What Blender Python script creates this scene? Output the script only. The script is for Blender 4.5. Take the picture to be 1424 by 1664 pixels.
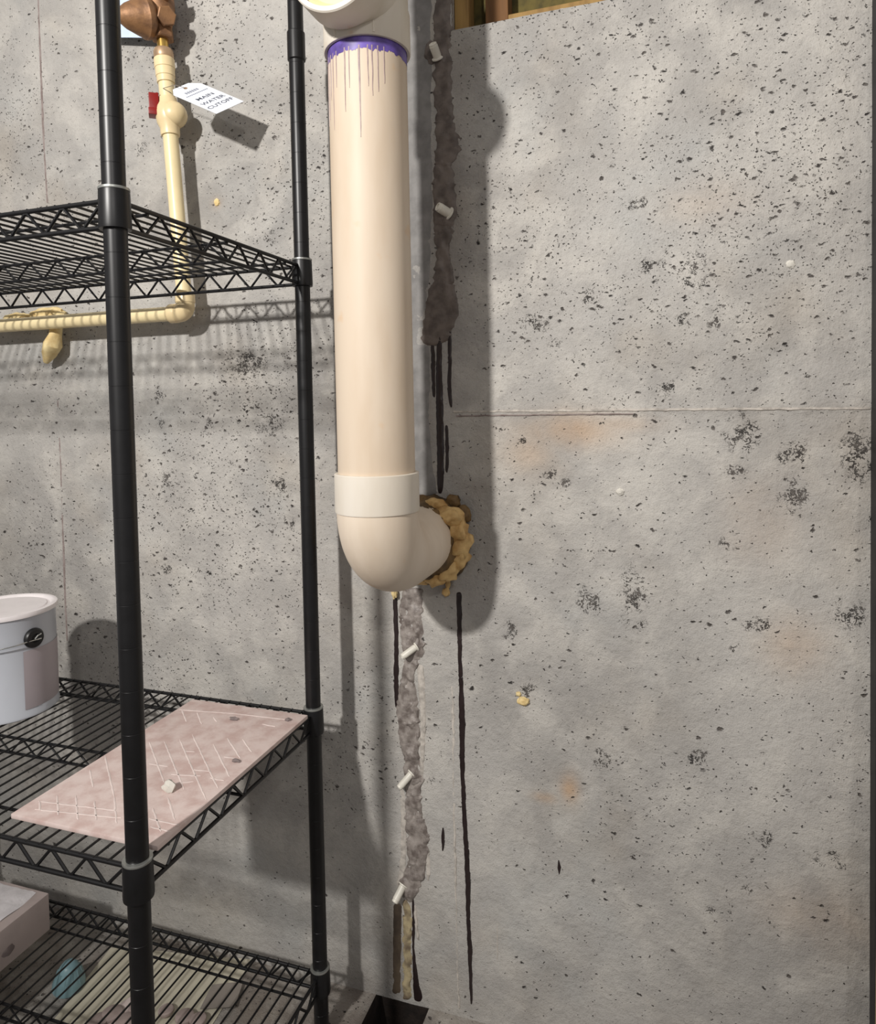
import bpy, bmesh, math, random
import numpy as np
from mathutils import Vector, Matrix, noise

for o in list(bpy.data.objects): bpy.data.objects.remove(o)
C = bpy.context.scene.collection
scene = bpy.context.scene

# ------------------------------------------------------------------ camera
F_PX, CX, CY = 1136.80, 712.0, 693.83
YAW, PIT, ROL = 0.3216, 0.0352, -0.0193
_fw = Vector((-math.sin(YAW)*math.cos(PIT), math.cos(YAW)*math.cos(PIT), -math.sin(PIT)))
_r0 = Vector((math.cos(YAW), math.sin(YAW), 0)); _u0 = _r0.cross(_fw)
_r = _r0*math.cos(ROL) + _u0*math.sin(ROL); _u = -_r0*math.sin(ROL) + _u0*math.cos(ROL)
cam_d = bpy.data.cameras.new('camera'); cam = bpy.data.objects.new('camera', cam_d); C.objects.link(cam)
cam.matrix_world = Matrix(((_r.x, _u.x, -_fw.x, 0), (_r.y, _u.y, -_fw.y, 0), (_r.z, _u.z, -_fw.z, 0), (0, 0, 0, 1)))
cam_d.sensor_fit = 'VERTICAL'; cam_d.sensor_height = 36.0; cam_d.sensor_width = 36.0
cam_d.lens = F_PX*36.0/1664.0; cam_d.shift_y = (CY-832.0)/1664.0; cam_d.clip_start = 0.01
scene.camera = cam

# ------------------------------------------------------------------ light
scene.view_settings.view_transform = 'Standard'; scene.view_settings.look = 'None'
scene.view_settings.gamma = 1.0; scene.view_settings.use_curve_mapping = False
scene.view_settings.exposure = 0.0
w = bpy.data.worlds.new('world'); scene.world = w; w.use_nodes = True
w.node_tree.nodes['Background'].inputs[0].default_value = (1.0, 0.95, 0.92, 1); w.node_tree.nodes['Background'].inputs[1].default_value = 0.30
def point_light(name, loc, watts, radius, col):
    d = bpy.data.lights.new(name, 'POINT'); d.energy = watts; d.shadow_soft_size = radius; d.color = col
    o = bpy.data.objects.new(name, d); C.objects.link(o); o.location = loc; return o
def spot_lamp(name, loc, aim, watts, radius, col, size, blend):
    d = bpy.data.lights.new(name, 'SPOT'); d.energy = watts; d.shadow_soft_size = radius; d.color = col; d.spot_size = math.radians(size); d.spot_blend = blend
    o = bpy.data.objects.new(name, d); C.objects.link(o); o.location = loc
    o.rotation_euler = (Vector(aim)-Vector(loc)).to_track_quat('-Z', 'Y').to_euler(); return o
spot_lamp('ceiling_lamp', (-0.92, -1.40, 1.15), (-0.58, 1.2, 0.36), 330, 0.062, (1.0, 0.965, 0.925), 76, 1.0)  # main lamp, placed from its cast shadows; cone shaped to darken the lower wall
point_light('far_fill_light', (0.9, -1.6, 1.25), 40, 0.10, (1.0, 0.965, 0.93))  # unseen extra light, added as fill to brighten the wall

# ------------------------------------------------------------------ helpers
W = 1.20          # wall plane
FLOOR = -1.14
def ray(x, y): return _fw + _r*((x-CX)/F_PX) - _u*((y-CY)/F_PX)
def at_y(x, y, Y=W): d = ray(x, y); return d*(Y/d.y)
def at_z(x, y, Z): d = ray(x, y); return d*(Z/d.z)
def at_x(x, y, X): d = ray(x, y); return d*(X/d.x)
ORG = {}
def tag(o, label=None, cat=None, group=None, kind=None):
    if label: o['label'] = label
    if cat: o['category'] = cat
    if group: o['group'] = group
    if kind: o['kind'] = kind
    return o
def thing(name, label, cat, loc, group=None):
    o = bpy.data.objects.new(name, None); C.objects.link(o); o.location = loc; o.empty_display_size = .05
    ORG[o] = Vector(loc); return tag(o, label, cat, group)
class MB:
    def __init__(s): s.v = []; s.f = []; s.m = []
    def add(s, v, f, m=0):
        n = len(s.v); s.v += [Vector(p) for p in v]; s.f += [tuple(i+n for i in q) for q in f]; s.m += [m]*len(f); return s
    def box(s, x0, x1, y0, y1, z0, z1):
        v = [(x, y, z) for z in (z0, z1) for y in (y0, y1) for x in (x0, x1)]
        return s.add(v, [(0, 2, 3, 1), (4, 5, 7, 6), (0, 1, 5, 4), (2, 6, 7, 3), (0, 4, 6, 2), (1, 3, 7, 5)])
    def lathe(s, prof, o=(0, 0, 0), ax=(0, 0, 1), n=32, close=False, m=0):
        ax = Vector(ax).normalized(); t = Vector((1, 0, 0)) if abs(ax.x) < .9 else Vector((0, 1, 0))
        a = (t-ax*t.dot(ax)).normalized(); b = ax.cross(a); o = Vector(o); v = []; f = []
        for r, z in prof:
            for k in range(n):
                th = 2*math.pi*k/n; v.append(o+ax*z+(a*math.cos(th)+b*math.sin(th))*r)
        for i in range(len(prof)-1):
            for k in range(n):
                k2 = (k+1) % n; f.append((i*n+k, i*n+k2, (i+1)*n+k2, (i+1)*n+k))
        if prof[0][0] > 1e-6: f.append(tuple(range(n-1, -1, -1)))
        if prof[-1][0] > 1e-6: f.append(tuple((len(prof)-1)*n+k for k in range(n)))
        return s.add(v, f, m)
    def tube(s, pts, r, n=8, cap=True):
        pts = [Vector(p) for p in pts]; L = len(pts); rr = r if isinstance(r, (list, tuple)) else [r]*L
        v = []; f = []; pa = None
        for i, p in enumerate(pts):
            t = (pts[min(i+1, L-1)]-pts[max(i-1, 0)]).normalized()
            if pa is None:
                ref = Vector((0, 0, 1)) if abs(t.z) < .9 else Vector((1, 0, 0)); pa = (ref-t*ref.dot(t)).normalized()
            else: pa = (pa-t*pa.dot(t)).normalized()
            b = t.cross(pa)
            for k in range(n):
                th = 2*math.pi*k/n; v.append(p+(pa*math.cos(th)+b*math.sin(th))*rr[i])
        for i in range(L-1):
            for k in range(n): k2 = (k+1) % n; f.append((i*n+k, i*n+k2, (i+1)*n+k2, (i+1)*n+k))
        if cap: f.append(tuple(range(n-1, -1, -1))); f.append(tuple((L-1)*n+k for k in range(n)))
        return s.add(v, f)
    def blob(s, c, rad, seed=0, amp=.25, fr=2.0, sub=3, sc=(1, 1, 1)):
        bm = bmesh.new(); bmesh.ops.create_icosphere(bm, subdivisions=sub, radius=1)
        v = []
        for q in bm.verts:
            d = q.co.normalized(); k = 1+amp*noise.noise(d*fr+Vector((seed*7.3, seed*3.1, seed)))+.4*amp*noise.noise(d*fr*2.7+Vector((seed, 9, 4)))
            v.append(Vector(c)+Vector((d.x*sc[0], d.y*sc[1], d.z*sc[2]))*rad*k)
        bm.verts.index_update(); f = [tuple(x.index for x in q.verts) for q in bm.faces]; bm.free()
        return s.add(v, f)
    def build(s, name, mat, parent=None, smooth=True, bevel=0, angle=40, loc=None):
        org = ORG[parent] if parent is not None else Vector((0, 0, 0))
        own = org if loc is None else Vector(loc)
        me = bpy.data.meshes.new(name); me.from_pydata([p-own for p in s.v], [], s.f)
        mats = mat if isinstance(mat, (list, tuple)) else [mat]
        for m in mats: me.materials.append(m)
        if len(mats) > 1: me.polygons.foreach_set('material_index', s.m)
        if bevel:
            bm = bmesh.new(); bm.from_mesh(me)
            bmesh.ops.bevel(bm, geom=[e for e in bm.edges if e.calc_face_angle(0) > .6], offset=bevel, segments=2, profile=.6, affect='EDGES')
            bm.to_mesh(me); bm.free()
        bm = bmesh.new(); bm.from_mesh(me); bmesh.ops.recalc_face_normals(bm, faces=bm.faces); bm.to_mesh(me); bm.free()
        if smooth:
            me.polygons.foreach_set('use_smooth', [True]*len(me.polygons))
            try: me.set_sharp_from_angle(angle=math.radians(angle))
            except Exception: pass
        o = bpy.data.objects.new(name, me); C.objects.link(o)
        if parent is not None: o.parent = parent
        o.location = own-org; ORG[o] = own
        return o
def inst(src, parent, off, label=None):
    o = src.copy(); C.objects.link(o); o.parent = parent; o.location = off; ORG[o] = ORG[parent]+Vector(off); return o

# ------------------------------------------------------------------ materials
def new_mat(name):
    m = bpy.data.materials.new(name); m.use_nodes = True; nt = m.node_tree
    return m, nt, nt.nodes['Principled BSDF']
def rgb(r, g, b):
    f = lambda c: (c/255/12.92) if c/255 <= .04045 else ((c/255+.055)/1.055)**2.4
    return (f(r), f(g), f(b), 1)
def nd(nt, t, **k):
    n = nt.nodes.new(t)
    for a, b in k.items():
        if a.startswith('i_'): n.inputs[a[2:].replace('_', ' ')].default_value = b
        else: setattr(n, a, b)
    return n
def mathn(nt, op, a, b=None, c=None, clamp=False):
    n = nt.nodes.new('ShaderNodeMath'); n.operation = op; n.use_clamp = clamp
    for i, q in enumerate((a, b, c)):
        if q is None: continue
        if isinstance(q, (int, float)): n.inputs[i].default_value = q
        else: nt.links.new(q, n.inputs[i])
    return n.outputs[0]
def mapr(nt, v, a, b, c=0, d=1):
    n = nt.nodes.new('ShaderNodeMapRange'); n.interpolation_type = 'SMOOTHSTEP'
    nt.links.new(v, n.inputs[0])
    for i, q in enumerate((a, b, c, d)): n.inputs[i+1].default_value = q
    return n.outputs[0]
def mixc(nt, fac, a, b):
    n = nt.nodes.new('ShaderNodeMix'); n.data_type = 'RGBA'
    for s, q in ((0, fac), (6, a), (7, b)):
        if isinstance(q, (int, float)): n.inputs[s].default_value = q
        elif isinstance(q, tuple): n.inputs[s].default_value = q
        else: nt.links.new(q, n.inputs[s])
    return n.outputs[2]
def noi(nt, vec, scale, detail=4, rough=.55, dist=0):
    n = nd(nt, 'ShaderNodeTexNoise'); n.inputs['Scale'].default_value = scale; n.inputs['Detail'].default_value = detail
    n.inputs['Roughness'].default_value = rough; n.inputs['Distortion'].default_value = dist
    if vec is not None: nt.links.new(vec, n.inputs['Vector'])
    return n
def simple(name, col, rough=.5, metal=0, var=.06, scale=40, bump=0, bscale=200, spec=.5, col2=None, stretch=None):
    m, nt, b = new_mat(name); tc = nd(nt, 'ShaderNodeTexCoord'); vec = tc.outputs['Object']
    if stretch:
        mp = nd(nt, 'ShaderNodeMapping'); mp.inputs['Scale'].default_value = stretch; nt.links.new(vec, mp.inputs[0]); vec = mp.outputs[0]
    n = noi(nt, vec, scale)
    c2 = col2 or tuple([max(0, q*(1-var*3)) for q in col[:3]]+[1])
    nt.links.new(mixc(nt, mapr(nt, n.outputs[0], .35, .7), col, c2), b.inputs['Base Color'])
    b.inputs['Roughness'].default_value = rough; b.inputs['Metallic'].default_value = metal; b.inputs['Specular IOR Level'].default_value = spec
    if bump:
        n2 = noi(nt, vec, bscale, 3); bp = nd(nt, 'ShaderNodeBump'); bp.inputs['Strength'].default_value = bump; bp.inputs['Distance'].default_value = .002
        nt.links.new(n2.outputs[0], bp.inputs['Height']); nt.links.new(bp.outputs[0], b.inputs['Normal'])
    return m

def concrete(name, base=(182, 179, 174), dark=(150, 147, 143), attrs=True):
    m, nt, b = new_mat(name); L = nt.links.new
    tc = nd(nt, 'ShaderNodeTexCoord'); P = tc.outputs['Object']
    big = noi(nt, P, 2.2, 5, .6); mid = noi(nt, P, 11, 5, .6, .4); fine = noi(nt, P, 95, 4, .65); grain = noi(nt, P, 420, 2, .6)
    col = mixc(nt, mapr(nt, big.outputs[0], .3, .7), rgb(*base), rgb(*dark))
    col = mixc(nt, mapr(nt, mid.outputs[0], .38, .72, 0, .55), col, rgb(205, 201, 193))
    hue = noi(nt, P, 4.3, 3); sp = nd(nt, 'ShaderNodeSeparateXYZ'); L(hue.outputs['Color'], sp.inputs[0])
    col = mixc(nt, mapr(nt, sp.outputs[0], .5, .75, 0, .35), col, rgb(178, 168, 154))
    col = mixc(nt, mapr(nt, sp.outputs[2], .5, .75, 0, .3), col, rgb(168, 172, 172))
    col = mixc(nt, mapr(nt, fine.outputs[0], .48, .75, 0, .22), col, rgb(128, 124, 120))
    col = mixc(nt, mapr(nt, grain.outputs[0], .5, .8, 0, .3), col, rgb(110, 106, 102))
    # stretched lookup for bug holes
    wob = noi(nt, P, 75, 3, .6)
    vm = nd(nt, 'ShaderNodeVectorMath', operation='MULTIPLY_ADD'); L(wob.outputs['Color'], vm.inputs[0]); vm.inputs[1].default_value = (.016, .016, .016); L(P, vm.inputs[2])
    def att(nm):
        a = nd(nt, 'ShaderNodeAttribute'); a.attribute_name = nm; return a.outputs['Fac']
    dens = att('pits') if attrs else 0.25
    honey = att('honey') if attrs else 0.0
    pit = None; hgt = None
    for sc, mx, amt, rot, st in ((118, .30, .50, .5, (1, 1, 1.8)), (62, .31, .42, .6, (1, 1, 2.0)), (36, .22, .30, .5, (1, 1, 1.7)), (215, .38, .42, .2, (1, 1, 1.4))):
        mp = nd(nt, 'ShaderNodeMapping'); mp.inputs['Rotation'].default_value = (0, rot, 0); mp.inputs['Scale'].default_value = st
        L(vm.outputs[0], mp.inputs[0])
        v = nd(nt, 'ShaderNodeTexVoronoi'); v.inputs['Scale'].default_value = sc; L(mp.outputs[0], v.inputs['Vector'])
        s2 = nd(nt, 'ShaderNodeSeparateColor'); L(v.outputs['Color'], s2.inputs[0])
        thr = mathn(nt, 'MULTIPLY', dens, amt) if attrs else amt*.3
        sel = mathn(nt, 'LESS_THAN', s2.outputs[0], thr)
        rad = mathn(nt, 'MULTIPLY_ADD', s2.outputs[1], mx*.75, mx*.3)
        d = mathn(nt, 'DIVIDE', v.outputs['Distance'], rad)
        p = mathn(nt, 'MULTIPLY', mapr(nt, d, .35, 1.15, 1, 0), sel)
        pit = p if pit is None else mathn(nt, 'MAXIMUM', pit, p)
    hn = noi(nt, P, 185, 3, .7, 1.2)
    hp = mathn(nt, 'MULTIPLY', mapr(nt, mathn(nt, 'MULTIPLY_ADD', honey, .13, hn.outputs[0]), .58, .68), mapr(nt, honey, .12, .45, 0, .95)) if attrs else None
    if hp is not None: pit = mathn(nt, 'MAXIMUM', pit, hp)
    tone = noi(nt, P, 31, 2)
    pc = mixc(nt, mapr(nt, tone.outputs[0], .35, .65), rgb(40, 36, 35), rgb(98, 92, 88))  # pit darkness, mostly recess shade with some dirt, put into the colour
    if attrs:
        col = mixc(nt, mathn(nt, 'MULTIPLY', att('rust'), mapr(nt, mid.outputs[0], .25, .6, .35, .8)), col, rgb(186, 150, 112))
        col = mixc(nt, mathn(nt, 'MULTIPLY', att('damp_shade'), mapr(nt, mid.outputs[0], .2, .6, .5, 1)), col, rgb(112, 104, 96))
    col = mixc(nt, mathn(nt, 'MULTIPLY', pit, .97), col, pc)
    L(col, b.inputs['Base Color']); b.inputs['Roughness'].default_value = .85; b.inputs['Specular IOR Level'].default_value = .25
    h = mathn(nt, 'MULTIPLY_ADD', pit, -1.0, mathn(nt, 'MULTIPLY', fine.outputs[0], .75))
    h = mathn(nt, 'MULTIPLY_ADD', mid.outputs[0], .8, h)
    rel = noi(nt, P, 38, 4, .6, .5); h = mathn(nt, 'MULTIPLY_ADD', rel.outputs[0], 1.1, h)
    h = mathn(nt, 'MULTIPLY_ADD', grain.outputs[0], .34, h)
    bp = nd(nt, 'ShaderNodeBump'); bp.inputs['Strength'].default_value = 1.0; bp.inputs['Distance'].default_value = .0028
    L(h, bp.inputs['Height']); L(bp.outputs[0], b.inputs['Normal'])
    return m

M = {}
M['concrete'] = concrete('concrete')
M['floor'] = concrete('floor_concrete', (150, 142, 134), (118, 110, 103), attrs=False)
M['skim'] = simple('grey_skim', rgb(136, 134, 132), .85, var=.1, scale=30, bump=.3, bscale=120)
M['sealant'] = simple('brown_grey_sealant', rgb(112, 102, 95), .55, scale=45, bump=.5, bscale=90, col2=rgb(80, 71, 66))
M['sealant2'] = simple('grey_sealant', rgb(152, 144, 138), .5, scale=70, bump=.9, bscale=110, col2=rgb(104, 95, 90))
M['drip'] = simple('dark_epoxy', rgb(42, 32, 32), .35, scale=30, var=.1)
M['pale'] = simple('pale_mortar', rgb(196, 189, 180), .85, scale=90, var=.12, bump=.6, bscale=160)
M['seam'] = simple('seam_concrete', rgb(150, 138, 134), .9, scale=60, col2=rgb(120, 106, 102), bump=.4)
M['port'] = simple('white_port_plastic', rgb(228, 224, 212), .4, var=.05)
M['yellowcrack'] = simple('ochre_foam_residue', rgb(176, 162, 128), .8, scale=40, col2=rgb(110, 96, 78), bump=.6, bscale=100)
M['browndark'] = simple('wet_brown_stain', rgb(88, 76, 62), .6, scale=25, col2=rgb(62, 52, 44))
M['holedark'] = simple('dark_hole_lining', rgb(44, 35, 30), .8, scale=60, var=.2, bump=.6)  # shade inside the floor hole put into its near-black lining colour
M['black'] = simple('black_powder_coat', rgb(19, 19, 21), .38, var=.1, scale=60, spec=.45)
M['ring'] = simple('zinc_ring', rgb(170, 172, 168), .35, .7)
M['foam'] = simple('aged_spray_foam', rgb(222, 188, 128), .7, scale=35, col2=rgb(176, 136, 80), bump=.6, bscale=140)
M['foamdark'] = simple('scorched_foam_skin', rgb(120, 94, 56), .65, scale=40, col2=rgb(52, 40, 26), bump=.5, bscale=140)
M['foampale'] = simple('pale_foam', rgb(232, 212, 160), .7, scale=50, col2=rgb(214, 186, 128), bump=.5, bscale=150)
M['cpvc'] = simple('cream_cpvc', rgb(240, 222, 176), .38, var=.03, scale=14)
M['cpvc2'] = simple('cream_cpvc_fitting', rgb(236, 214, 168), .35, var=.03, scale=14)
M['bronze'] = simple('bronze_casting', rgb(158, 118, 82), .55, .35, scale=40, col2=rgb(118, 86, 62), bump=.3, bscale=160)
M['brass'] = simple('bright_brass', rgb(214, 176, 96), .28, .85, var=.04)
M['tin'] = simple('tan_union_metal', rgb(190, 160, 128), .4, .4, var=.08)
M['red'] = simple('red_plastic', rgb(138, 26, 22), .35, var=.06)
M['paper'] = simple('white_card', rgb(236, 240, 248), .7, var=.02)
M['bluepaper'] = simple('pale_blue_sheet', rgb(206, 222, 244), .6, var=.03)
M['ink'] = simple('grey_ink', rgb(88, 92, 104), .8, var=.05)
M['inkpale'] = simple('pale_grey_ink', rgb(142, 146, 158), .8, var=.05)
M['string'] = simple('thin_wire_tie', rgb(150, 140, 130), .5, .5)
M['tile'] = simple('pink_clay_tile', rgb(222, 204, 198), .6, scale=38, col2=rgb(202, 176, 169), bump=.2, bscale=90)
M['chalk'] = simple('white_mortar_dust', rgb(232, 216, 210), .9, var=.05)
M['plaster'] = simple('white_plaster', rgb(222, 218, 208), .9, var=.08, bump=.5, bscale=150)
M['greychip'] = simple('grey_chip', rgb(130, 118, 116), .9, var=.1)
M['can'] = simple('pale_grey_can', rgb(196, 200, 208), .3, .0, var=.02, scale=6)
M['canband'] = simple('pinkish_grey_band', rgb(176, 166, 170), .45, var=.03, scale=8)
M['lid'] = simple('white_lid', rgb(238, 232, 232), .35, var=.02)
M['blackplastic'] = simple('black_plastic', rgb(22, 22, 23), .4)
M['wire'] = simple('bright_wire', rgb(210, 212, 210), .25, .9)
M['carton'] = simple('grey_carton', rgb(188, 174, 170), .75, scale=20, var=.05)
M['wrap'] = simple('crinkled_white_wrap', rgb(232, 228, 230), .3, scale=30, var=.06, bump=.8, bscale=60)
M['bluecap'] = simple('pale_teal_plastic', rgb(134, 168, 176), .4, var=.06)
M['sheet'] = simple('cream_paper', rgb(210, 204, 184), .85, scale=12, var=.05)
M['greysheet'] = simple('grey_paper', rgb(150, 142, 134), .85, scale=12, var=.08)
M['disc'] = simple('dull_pink_disc', rgb(176, 160, 154), .8, scale=40, var=.08)
M['wood'] = simple('tan_lumber', rgb(158, 126, 72), .75, scale=9, col2=rgb(124, 94, 50), stretch=(6, 6, .7))
M['brownwood'] = simple('brown_lumber', rgb(116, 80, 44), .8, scale=9, col2=rgb(88, 60, 32), stretch=(6, 6, .7))
M['greenboard'] = simple('olive_sheathing', rgb(98, 86, 40), .85, scale=50, col2=rgb(70, 62, 30))
M['shadestrip'] = simple('charcoal_shade', rgb(44, 42, 44), .6, var=.1)
M['plank'] = simple('pale_plank', rgb(206, 176, 136), .7, scale=8, stretch=(5, 5, .5))
# PVC with fine scuffs
def pvc(name, c1, c2):
    m, nt, b = new_mat(name); L = nt.links.new; tc = nd(nt, 'ShaderNodeTexCoord'); P = tc.outputs['Object']
    mp = nd(nt, 'ShaderNodeMapping'); mp.inputs['Scale'].default_value = (1, 1, .25); L(P, mp.inputs[0])
    n = noi(nt, mp.outputs[0], 14, 4); col = mixc(nt, mapr(nt, n.outputs[0], .35, .7), rgb(*c1), rgb(*c2))
    sp = noi(nt, P, 26, 3, .5); col = mixc(nt, mapr(nt, sp.outputs[0], .66, .78, 0, .45), col, rgb(214, 178, 138))
    L(col, b.inputs['Base Color']); b.inputs['Roughness'].default_value = .5; b.inputs['Specular IOR Level'].default_value = .3
    return m
M['pvc'] = pvc('cream_pvc_pipe', (214, 198, 178), (204, 185, 162))
M['pvcfit'] = pvc('white_pvc_fitting', (224, 217, 205), (214, 204, 188))
M['pvcelbow'] = pvc('dusty_pvc_elbow', (226, 212, 194), (214, 198, 178))
M['purple'] = simple('purple_primer', rgb(110, 88, 176), .4, scale=45, col2=rgb(82, 66, 128))
M['primerdrip'] = simple('dried_primer_run', rgb(150, 130, 130), .45, scale=60, col2=rgb(176, 156, 150))

# ------------------------------------------------------------------ back wall
NX0, NZ0 = -0.3595, 0.6515                # step in the top of the concrete wall
JZ = -0.0224
def axis(a, f0, f1, b, fine, coarse):
    l = list(np.arange(a, f0-1e-6, coarse)); l += list(np.arange(f0, f1, fine)); l += list(np.arange(f1, b+coarse*.5, coarse)); return np.array(l)
gx = axis(-3.0, -1.47, .32, 1.3, .0052, .06); gz = axis(FLOOR, FLOOR+1e-4, .76, 1.36, .0052, .06)
gx[np.abs(gx-NX0).argmin()] = NX0; gz[np.abs(gz-NZ0).argmin()] = NZ0
GX, GZ = np.meshgrid(gx, gz); nxn, nzn = len(gx), len(gz)
def wmark(x, y, rx, ry, p=2):
    c = at_y(x, y); s = 1.27/F_PX
    return np.exp(-(((GX-c.x)/(rx*s))**2+((GZ-c.z)/(ry*s))**2)**(p/2))
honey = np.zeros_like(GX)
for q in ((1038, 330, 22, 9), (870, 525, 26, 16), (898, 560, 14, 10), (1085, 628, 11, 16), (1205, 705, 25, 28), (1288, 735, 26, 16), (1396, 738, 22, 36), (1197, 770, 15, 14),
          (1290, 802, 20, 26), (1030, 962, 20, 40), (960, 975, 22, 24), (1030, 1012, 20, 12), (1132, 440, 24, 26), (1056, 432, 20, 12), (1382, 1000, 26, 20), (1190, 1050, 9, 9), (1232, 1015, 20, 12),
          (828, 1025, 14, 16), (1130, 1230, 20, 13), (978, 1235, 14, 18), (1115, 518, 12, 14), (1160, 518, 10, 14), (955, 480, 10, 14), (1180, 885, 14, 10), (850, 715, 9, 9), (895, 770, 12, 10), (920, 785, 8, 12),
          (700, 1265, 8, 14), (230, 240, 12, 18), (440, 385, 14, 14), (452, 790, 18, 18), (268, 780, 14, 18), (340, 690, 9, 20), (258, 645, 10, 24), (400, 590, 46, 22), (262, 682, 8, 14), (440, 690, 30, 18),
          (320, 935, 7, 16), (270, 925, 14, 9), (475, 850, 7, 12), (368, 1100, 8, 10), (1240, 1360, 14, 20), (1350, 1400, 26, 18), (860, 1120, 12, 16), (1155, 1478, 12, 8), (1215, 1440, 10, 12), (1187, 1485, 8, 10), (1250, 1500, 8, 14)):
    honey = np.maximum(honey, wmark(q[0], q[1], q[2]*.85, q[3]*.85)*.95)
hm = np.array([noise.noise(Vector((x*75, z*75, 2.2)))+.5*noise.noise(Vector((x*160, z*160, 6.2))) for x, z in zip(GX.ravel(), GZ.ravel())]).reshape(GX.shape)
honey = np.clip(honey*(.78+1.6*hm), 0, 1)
honey *= 1-.45*np.clip((-.55-GZ)/.2, 0, 1)
rust = np.zeros_like(GX)
for x, y, rx, ry, k in ((925, 700, 70, 26, .75), (862, 735, 40, 34, .4), (926, 1280, 14, 22, .9), (885, 1296, 18, 8, .6), (1290, 1050, 40, 42, .4), (1230, 850, 50, 60, .25), (1000, 690, 60, 14, .4), (352, 330, 10, 10, .5), (1330, 1490, 80, 40, .25), (1150, 330, 60, 30, .2)):
    rust = np.maximum(rust, k*wmark(x, y, rx, ry))
damp_shade = np.zeros_like(GX)  # damp by the crack; low left, shade under the shelves is painted in
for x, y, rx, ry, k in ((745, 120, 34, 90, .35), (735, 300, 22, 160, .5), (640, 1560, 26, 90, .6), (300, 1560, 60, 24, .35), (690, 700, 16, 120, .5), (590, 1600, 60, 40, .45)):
    damp_shade = np.maximum(damp_shade, k*wmark(x, y, rx, ry))
# bug-hole density
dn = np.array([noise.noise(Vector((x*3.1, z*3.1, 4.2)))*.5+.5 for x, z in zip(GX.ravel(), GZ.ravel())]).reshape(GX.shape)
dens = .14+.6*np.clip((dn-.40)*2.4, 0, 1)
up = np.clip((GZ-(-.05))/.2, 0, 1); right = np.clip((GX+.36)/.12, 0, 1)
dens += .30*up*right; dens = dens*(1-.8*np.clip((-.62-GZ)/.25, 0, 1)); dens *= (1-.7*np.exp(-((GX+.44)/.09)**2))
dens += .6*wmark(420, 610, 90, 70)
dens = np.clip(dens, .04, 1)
disp = np.array([.0016*noise.noise(Vector((x*7, z*7, 1.7)))+.0007*noise.noise(Vector((x*31, z*31, 8.1)))+.0004*noise.noise(Vector((x*80, z*80, 3.1))) for x, z in zip(GX.ravel(), GZ.ravel())]).reshape(GX.shape)
GY = W+disp+.0012*honey
GY -= .0016*((GZ > JZ) & (GX > -.372))      # upper pour stands slightly proud
vv = np.stack([GX, GY, GZ], -1).reshape(-1, 3)
fs = []
for j in range(nzn-1):
    for i in range(nxn-1):
        if gx[i] >= NX0-1e-6 and gz[j] >= NZ0-1e-6: continue
        a = j*nxn+i; fs.append((a, a+1, a+nxn+1, a+nxn))
mb = MB(); mb.v = [Vector(q) for q in vv]; mb.f = fs; mb.m = [0]*len(fs)
mb.add([(NX0, W, NZ0), (1.3, W, NZ0), (1.3, W+.25, NZ0), (NX0, W+.25, NZ0), (NX0, W, 1.36), (NX0, W+.25, 1.36)], [(0, 1, 2, 3), (0, 3, 5, 4)])
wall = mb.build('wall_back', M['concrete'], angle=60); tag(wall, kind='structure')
n_all = len(wall.data.vertices)
for nm, a in (('pits', dens), ('honey', honey), ('rust', rust), ('damp_shade', damp_shade)):
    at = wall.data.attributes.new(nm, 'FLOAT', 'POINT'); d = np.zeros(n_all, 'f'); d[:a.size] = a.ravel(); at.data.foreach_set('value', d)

# ------------------------------------------------------------------ floor with broken-out hole at the foot of the crack
px0, px1, py0 = -.548, -.44, 1.125
mb = MB()
xs = [-3.2, px0, px1, 1.4]; ys = [-2.2, py0, W+.02]
for i in range(3):
    for j in range(2):
        if i == 1 and j == 1: continue
        mb.add([(xs[i], ys[j], FLOOR), (xs[i+1], ys[j], FLOOR), (xs[i+1], ys[j+1], FLOOR), (xs[i], ys[j+1], FLOOR)], [(0, 1, 2, 3)])
d = FLOOR-.30
mb.add([(px0, py0, FLOOR), (px1, py0, FLOOR), (px1, W+.02, FLOOR), (px0, W+.02, FLOOR), (px0, py0, d), (px1, py0, d), (px1, W+.02, d), (px0, W+.02, d)],
       [(0, 4, 5, 1), (1, 5, 6, 2), (2, 6, 7, 3), (3, 7, 4, 0), (4, 7, 6, 5)], 1)
tag(mb.build('floor', [M['floor'], M['holedark']], smooth=False), kind='structure')

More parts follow.
